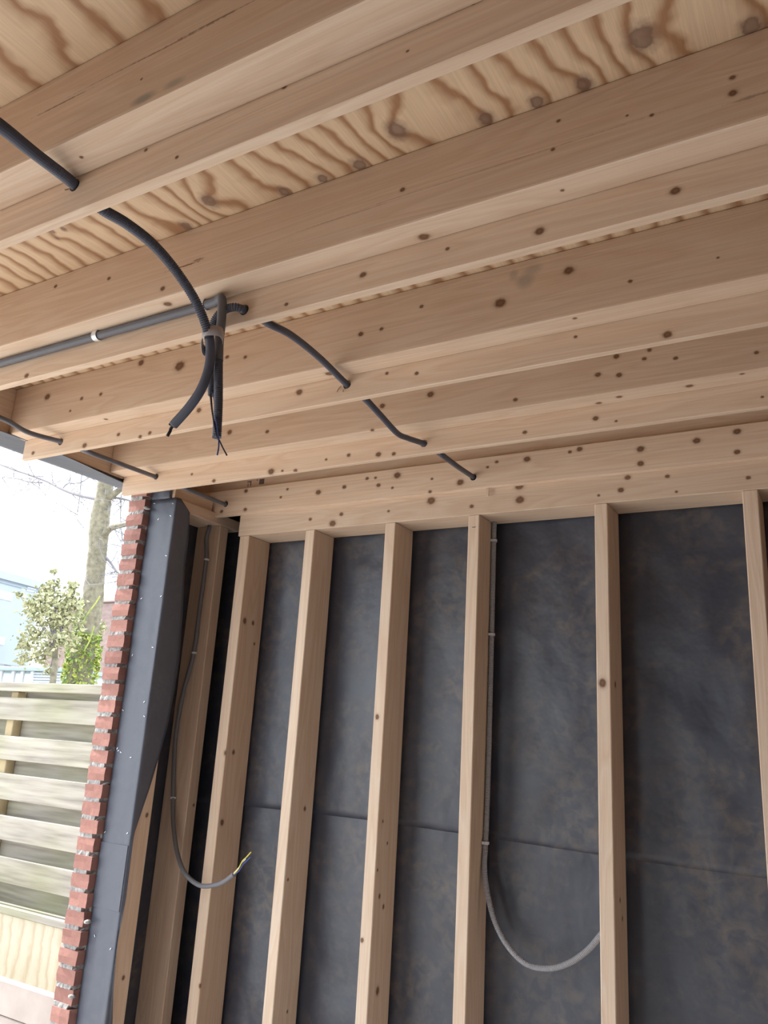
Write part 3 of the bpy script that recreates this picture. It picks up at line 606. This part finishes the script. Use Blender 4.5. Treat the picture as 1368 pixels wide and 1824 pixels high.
# ================================================================== OUTSIDE
FY = 3.5
M_FW = pine('weathered_plank', 'X', (), 1.0, .35, seed=61); 
def weathered(name, axis):
    m, nt, ns, L, b = nodes(name)
    g = ns.new('ShaderNodeNewGeometry'); s = N(ns, 'ShaderNodeVectorMath', operation='MULTIPLY'); s.inputs[1].default_value = (2, 30, 30) if axis == 'X' else (30, 30, 2)
    L.new(g.outputs['Position'], s.inputs[0]); n = N(ns, 'ShaderNodeTexNoise'); n.inputs['Scale'].default_value = 1; n.inputs['Detail'].default_value = 6; L.new(s.outputs[0], n.inputs['Vector'])
    r = ramp(ns, [(.3, (.20, .18, .155)), (.5, (.31, .285, .245)), (.72, (.40, .375, .33))]); L.new(n.outputs['Fac'], r.inputs['Fac'])
    n4 = N(ns, 'ShaderNodeTexNoise'); n4.inputs['Scale'].default_value = 1.7; L.new(g.outputs['Position'], n4.inputs['Vector']); r4 = ramp(ns, [(.4, (1, 1, 1)), (.75, (.80, .86, .62))]); L.new(n4.outputs['Fac'], r4.inputs['Fac'])
    mx = N(ns, 'ShaderNodeMix', data_type='RGBA', blend_type='MULTIPLY'); mx.inputs[0].default_value = 1; L.new(r.outputs['Color'], mx.inputs[6]); L.new(r4.outputs['Color'], mx.inputs[7])
    L.new(mx.outputs[2], b.inputs['Base Color']); b.inputs['Roughness'].default_value = .85; return m
M_WX = weathered('weathered_wood_x', 'X'); M_WZ = weathered('weathered_wood_z', 'Z')
M_FPOST = flat('fence_post_wood', (.36, .29, .17), .8, noise=.12, scale=14)
fence = empty('garden_fence', (-5.2, FY, -.05)); tag(fence, 'weathered wooden garden fence of overlapping horizontal planks', 'fence')
FX0, FX1 = -8.6, -3.15
def zz(t): return R+t*FY
box('fence_cap', FX0, FX1, FY-.045, FY+.06, zz(.040), zz(.0565), M_WX, fence, bev=.004)
for a, b_ in ((-.0127, .0285), (-.0845, -.042), (-.1535, -.1085), (-.2205, -.180), (-.2885, -.2475), (-.357, -.319), (-.425, -.388)):
    box('fence_plank', FX0, FX1, FY-.02, FY, zz(a), zz(b_), M_WX, fence, bev=.003)
for a, b_ in ((.0245, .044), (-.052, -.003), (-.118, -.074), (-.19, -.143), (-.257, -.21), (-.328, -.278), (-.395, -.35)):
    box('fence_plank', FX0, FX1, FY+.0705, FY+.0905, zz(a), zz(b_), M_WX, fence, bev=.003)
for x in (-4.89, -6.70, -8.5, -3.2):
    box('fence_post', x-.035, x+.035, FY+.0002, FY+.070, -.05, zz(.0395), M_FPOST, fence, bev=.004)
bt = box('batten_rail', -7.5, -3.9, FY-.075, FY-.045, R-1.158, R-1.118, M_WX, bev=.003); tag(bt, 'grey weathered rail along the top of the plywood panel at the fence', 'rail')
pp = box('plywood_panel', -7.5, -3.9, FY-.066, FY-.046, .0, R-1.159, plywood('plywood_outdoor', [], 'Z', K=12, light=(.56, .52, .40), dark=(.48, .38, .26), strength=.8), bev=.002); tag(pp, 'pale yellow plywood panel leaning at the foot of the fence', 'panel')
M_LP = flat('pale_plank', (.36, .31, .285), .7, noise=.1, scale=9)
for i, (z0, z1, lab) in enumerate(((R-1.46, R-1.31, 'pale pinkish plank on edge, upper of the two before the plywood panel'), (-.05, R-1.465, 'pale plank on edge on the ground, under the upper plank'))):
    o = box('loose_plank', -7, -3.3, 3.0+i*.004, 3.045+i*.004, z0, z1, M_LP, bev=.004); tag(o, lab, 'plank')
# --- tree
M_BARK = flat('bark', (.17, .155, .11), .9, noise=.35, scale=18, bump=.9); M_TWIG = flat('twig', (.20, .19, .21), .9)
TY = 7.0
trunk_pts = [onY(x, y, TY) for x, y in ((128, 1290), (140, 1215), (150, 1150), (162, 1090), (168, 1040), (174, 980), (178, 930), (184, 890), (190, 850), (198, 790), (206, 720))]
base = trunk_pts[0].copy(); base.z = -.05; base.x += -.03; trunk_pts = [base]+trunk_pts
rad = [.19, .17, .155, .15, .142, .128, .12, .128, .112, .108, .10, .085]
P = spline(trunk_pts, 10); RR = []
for i in range(len(P)):
    t_ = i/10; a = int(min(t_, len(rad)-2)); q = min(1, t_-a); RR.append((rad[a]*(1-q)+rad[a+1]*q)*(1+.05*mnoise.noise(P[i]*4)))
v, f_ = tube_geo(P, RR, 20)
v = [p+(p-P[i//20])*.10*mnoise.noise(p*9) for i, p in enumerate(v)]
tree = empty('bare_tree', base); tag(tree, 'bare knobbly tree trunk with thin branches rising behind the fence', 'tree')
mesh_obj('trunk', v, f_, M_BARK, tree)
def limb(pts, r0, r1, name='branch', mat=M_BARK, sides=8):
    P = spline(pts, 6); n = len(P); v, f = tube_geo(P, [r0+(r1-r0)*i/(n-1) for i in range(n)], sides); return v, f, P
rt = random.Random(3)
tw_v, tw_f = [], []
def twigs(P, count, L0, drop=0.0):
    for _ in range(count):
        p = P[rt.randrange(len(P)//4, len(P))]; d = Vector((rt.uniform(-1, 1), rt.uniform(-.6, .6), rt.uniform(-1, .7)-drop)).normalized(); pts = [p.copy()]; L = L0*rt.uniform(.5, 1.2)
        for s in range(4):
            d = (d+Vector((rt.uniform(-.4, .4), rt.uniform(-.3, .3), rt.uniform(-.4, .3)))).normalized(); pts.append(pts[-1]+d*L/4)
        v, f = tube_geo(pts, [.007, .006, .005, .004, .002], 4); b0 = len(tw_v); tw_v.extend(v); tw_f.extend([tuple(i+b0 for i in q) for q in f])
        for s in range(4):
            a = pts[rt.randrange(1, 5)]; dd = Vector((rt.uniform(-1, 1), rt.uniform(-.6, .6), rt.uniform(-1, .8))).normalized()
            v, f = tube_geo([a, a+dd*L*.18, a+dd*L*.3+Vector((0, 0, rt.uniform(-.05, .05)))], [.004, .003, .0015], 4); b0 = len(tw_v); tw_v.extend(v); tw_f.extend([tuple(i+b0 for i in q) for q in f])
for pts, r0, r1, nt_ in (
    ([(176, 890, 7), (140, 882, 7), (112, 872, 7.05), (85, 858, 7.1), (50, 845, 7.1), (20, 835, 7.1), (-30, 815, 7.1)], .024, .012, 16),
    ([(75, 860, 7.1), (50, 858, 7.1), (25, 852, 7.1), (-20, 850, 7.1)], .012, .006, 8),
    ([(184, 955, 7), (197, 941, 6.95), (215, 936, 6.9), (245, 930, 6.9)], .05, .03, 6),
    ([(184, 892, 7), (200, 882, 7), (216, 870, 7), (235, 850, 7)], .055, .03, 5),
    ([(192, 885, 7), (215, 888, 7.1), (240, 894, 7.1)], .02, .012, 6),
    ([(180, 985, 7), (195, 1000, 7.1), (208, 1018, 7.1), (222, 1030, 7.1)], .022, .010, 8),
    ([(110, 873, 7.05), (120, 862, 7.1), (142, 860, 7.1), (160, 850, 7.1)], .012, .006, 6),
    ([(146, 830, 7.1), (144, 865, 7.1), (140, 900, 7.1), (137, 925, 7.1)], .009, .004, 6),
    ([(216, 880, 7.2), (215, 930, 7.2), (220, 985, 7.2)], .009, .005, 7),
    ([(200, 1028, 7), (210, 1028, 7), (225, 1032, 7)], .008, .004, 3),
    ([(198, 790, 7), (150, 740, 7.2), (80, 700, 7.4), (0, 680, 7.5)], .05, .02, 10),
    ([(204, 740, 7), (240, 690, 7.2), (280, 650, 7.4)], .05, .02, 8)):
    v, f, P = limb([onY(*q) for q in pts], r0, r1); mesh_obj('branch', v, f, M_BARK if r0 > .03 else M_TWIG, tree); twigs(P, nt_, .5)
o = mesh_obj('twigs', tw_v, tw_f, M_TWIG, tree, smooth=False); o['kind'] = 'stuff'
# --- leaves
def leaf_mat(name, a, c):
    m, nt, ns, L, b = nodes(name); g = ns.new('ShaderNodeNewGeometry'); n = N(ns, 'ShaderNodeTexNoise'); n.inputs['Scale'].default_value = 14; n.inputs['Detail'].default_value = 3; L.new(g.outputs['Position'], n.inputs['Vector'])
    r = ramp(ns, [(.35, a), (.65, c)]); L.new(n.outputs['Fac'], r.inputs['Fac']); L.new(r.outputs['Color'], b.inputs['Base Color']); b.inputs['Roughness'].default_value = .5
    return m
M_IVY = leaf_mat('ivy_leaf', (.12, .22, .04), (.36, .40, .07)); M_SHRUB = leaf_mat('shrub_leaf', (.22, .24, .12), (.46, .45, .27))
def leaves(pts, size, mat, name, parent, rnd):
    vs, fs = [], []
    for p in pts:
        a = Vector((rnd.uniform(-1, 1), rnd.uniform(-1, 1), rnd.uniform(-1, 1))).normalized(); n = a.cross(Vector((rnd.uniform(-1, 1), rnd.uniform(-1, 1), rnd.uniform(-1, 1)))).normalized(); s = size*rnd.uniform(.6, 1.3); b0 = len(vs); c = a.cross(n)*s*.12
        vs += [p-a*s*.5, p+n*s*.3+c, p+a*s*.5, p-n*s*.3+c]; fs += [(b0, b0+1, b0+2), (b0, b0+2, b0+3)]
    o = mesh_obj(name, vs, fs, mat, parent, smooth=False); o['kind'] = 'stuff'; return o
rl = random.Random(8); ip = []
for _ in range(2600):
    y = rl.uniform(1090, 1300) if rl.random() < .8 else rl.uniform(1060, 1180); zc_ = onY(150, y, TY)
    # centre of the trunk at that height
    j = min(range(len(P)), key=lambda i: 0) ; 
    cx_ = onY(128+(1290-y)*.17, y, TY); a = rl.uniform(0, 2*PI); w = .19 if y > 1150 else .15
    if y < 1130 and not (math.sin(a) < .4 and math.cos(a) < .2 and rl.random() < .6): continue
    ip.append(Vector((cx_.x+math.cos(a)*w*rl.uniform(.9, 1.25), TY+math.sin(a)*w*rl.uniform(.9, 1.2), cx_.z)))
ivy = leaves(ip, .055, M_IVY, 'ivy', None, rl); tag(ivy, 'yellow-green ivy climbing the foot of the bare tree trunk', 'ivy', kind='stuff')
for pts in ([(140, 1130), (152, 1100), (170, 1075), (178, 1062)], [(150, 1160), (160, 1140), (168, 1115)]):
    tube('ivy_stem', [onY(x, y, TY-.17) for x, y in pts], .008, M_IVY, ivy, sides=6)
SY = 6.0
shrub = empty('garden_shrub', onY(92, 1300, SY)); tag(shrub, 'pale yellow-green leafy shrub behind the fence, before the light building', 'shrub')
trp = [onY(90, 1300, SY), onY(94, 1215, SY), onY(98, 1170, SY), onY(100, 1140, SY)]; trp[0].z = -.05
v, f, P_ = limb(trp, .04, .028); mesh_obj('stem', v, f, M_BARK, shrub)
sp = []
clusters = [(95, 1100, 34), (65, 1090, 26), (120, 1100, 26), (60, 1130, 24), (90, 1150, 26), (118, 1140, 22), (45, 1150, 14), (100, 1070, 26), (128, 1075, 18), (75, 1068, 20), (40, 1175, 12), (97, 1040, 12), (97, 1018, 6), (82, 1050, 12), (55, 1080, 16), (70, 1170, 18), (125, 1060, 12), (180, 1120, 14), (172, 1140, 12), (88, 1195, 10), (35, 1060, 8), (130, 1045, 10)]
for cx_, cy_, r in clusters:
    c0 = onY(cx_, cy_, SY if cx_ < 160 else 7.3); rr_ = r*8.6/FPX
    v, f, P_ = limb([onY(99, 1150, SY), onY((99+cx_)/2, (1145+cy_)/2+4, SY), c0], .012, .005, sides=5); 
    if cx_ < 160: mesh_obj('branch', v, f, M_TWIG, shrub)
    for _ in range(int(r*r*.30)+14):
        d = Vector((rl.gauss(0, .5), rl.gauss(0, .5), rl.gauss(0, .5)))*rr_; sp.append(c0+d)
leaves(sp, .062, M_SHRUB, 'foliage', shrub, rl)
# --- brick house
def far_brick():
    m, nt, ns, L, b = nodes('far_brick'); g = ns.new('ShaderNodeNewGeometry'); s = N(ns, 'ShaderNodeVectorMath', operation='MULTIPLY'); s.inputs[1].default_value = (5, 5, 14); L.new(g.outputs['Position'], s.inputs[0])
    n = N(ns, 'ShaderNodeTexNoise'); n.inputs['Scale'].default_value = 1; n.inputs['Detail'].default_value = 4; L.new(s.outputs[0], n.inputs['Vector'])
    r = ramp(ns, [(.3, (.25, .17, .155)), (.7, (.34, .26, .24))]); L.new(n.outputs['Fac'], r.inputs['Fac']); L.new(r.outputs['Color'], b.inputs['Base Color']); b.inputs['Roughness'].default_value = .9; return m
HY = 14; hz = R+.2147*HY
house = empty('brick_house', (-14, HY, -.05)); tag(house, 'pinkish brick house wall far behind the tree', 'house')
box('wall', -18.6, -9, HY, HY+6, -.05, hz-.12, far_brick(), house, bev=.02); box('roof_edge', -18.7, -8.9, HY-.08, HY+6.1, hz-.12, hz, flat('roof_trim', (.42, .33, .30), .7), house, bev=.02)
# --- light apartment building
P0 = onY(0, 1017, 16.0); top = P0.z; P1 = onZ(76, 1038, top); dr = (P0-P1); dr.z = 0; dr.normalize(); nr = Vector((-dr.y, dr.x, 0))
if nr.dot(CAM-P1) < 0: nr = -nr
M_AW = flat('pale_blue_render', (.30, .355, .42), .7, noise=.04, scale=1); M_AD = flat('window_dark_frame', (.20, .26, .30), .4); M_AG = flat('window_glass', (.55, .62, .68), .1, spec=1); M_AT = flat('white_trim', (.60, .63, .66), .5)
apt = empty('apartment_building', Vector((P1.x, P1.y, -.05))); tag(apt, 'light blue-white apartment building with a flat roof, far left', 'building')
def fbox(name, s0, s1, z0, z1, d0, d1, mat, par):
    """box on the facade: s along it, d outwards"""
    vs = [P1+dr*s+nr*d for d in (d0, d1) for s in (s0, s1)]; v = [Vector((p.x, p.y, z)) for z in (z0, z1) for p in vs]
    return mesh_obj(name, v, [(0, 1, 3, 2), (4, 6, 7, 5), (0, 2, 6, 4), (1, 5, 7, 3), (0, 4, 5, 1), (2, 3, 7, 6)], mat, par, smooth=False)
def fz(x, y):   # height and distance along the facade of a picture point
    d = ray(x, y); t_ = (P1-CAM).dot(nr)/d.dot(nr); p = CAM+d*t_; return (p-P1).dot(dr), p.z
lowz = fz(0, 1182)[1]
fbox('upper_storeys', 0, 26, lowz, top-.25, -9, 0, M_AW, apt)
fbox('roof_edge', -.1, 26.1, top-.25, top, -9.1, .12, M_AW, apt); 
s_, z_ = fz(25, 1042); fbox('band', 0, 26, z_-.04, z_+.02, 0, .04, M_AD, apt)
for (xa, ya, xb, yb) in ((-30, 1046, 20, 1071), (-30, 1132, 6, 1149), (48, 1046, 62, 1056)):
    s0, z0 = fz(xb, yb); s1, z1 = fz(xa, ya); z1 = fz(xb, ya+ (10 if xa < 0 and ya < 1100 else 3))[1]
    w_ = fbox('window', min(s0, s1), max(s0, s1), z0, z1, 0, .03, M_AT, apt); fbox('pane', min(s0, s1)+.06, max(s0, s1)-.05, z0+.06, z1-.06, .03, .04, M_AD if xa > 0 else M_AG, w_)
fbox('ground_floor', .5, 25, -.05, lowz, -9, -1.6, flat('ground_floor_render', (.42, .47, .50), .7), apt)  # ground floor render, a paler tone than the storeys above
for s in (.3, 2.6, 5.2, 8.0): fbox('column', s, s+.25, -.05, lowz, -.5, -.2, M_AT, apt)
# --- small outbuilding with louvred siding
SH = 9.5
shed = empty('garden_shed', Vector((-12.3, SH, -.05))); tag(shed, 'low grey-blue outbuilding with slatted siding and white framed windows', 'shed')
a = onY(60, 1196, SH); b2 = onY(108, 1196, SH); l0 = onY(-60, 1196, SH)
box('wall', l0.x, b2.x, SH+.03, SH+3, -.05, a.z, flat('shed_wall', (.45, .50, .55), .7), shed, bev=.01)
zt = a.z; n_ = 0
while zt > .9:
    box('siding_slat', a.x, b2.x, SH, SH+.03, zt-.045, zt-.012, flat('slat', (.50, .56, .63), .6) if n_ == 0 else bpy.data.materials['slat'], shed, bev=.003); zt -= .05; n_ += 1
box('roof', l0.x-.1, b2.x+.1, SH-.15, SH+3.1, a.z, a.z+.07, flat('shed_roof', (.26, .33, .34), .5), shed, bev=.01)
for x in (2, 24, 40, 58):
    p = onY(x, 1200, SH); box('window_frame', p.x-.04, p.x+.04, SH-.02, SH+.03, -.05, a.z, M_AT, shed, bev=.005)
for x0, x1 in ((5, 22), (27, 38), (43, 56)):
    p, q = onY(x0, 1205, SH), onY(x1, 1205, SH); box('window_pane', p.x, q.x, SH+.005, SH+.02, .8, a.z-.04, M_AG, shed, bev=0)
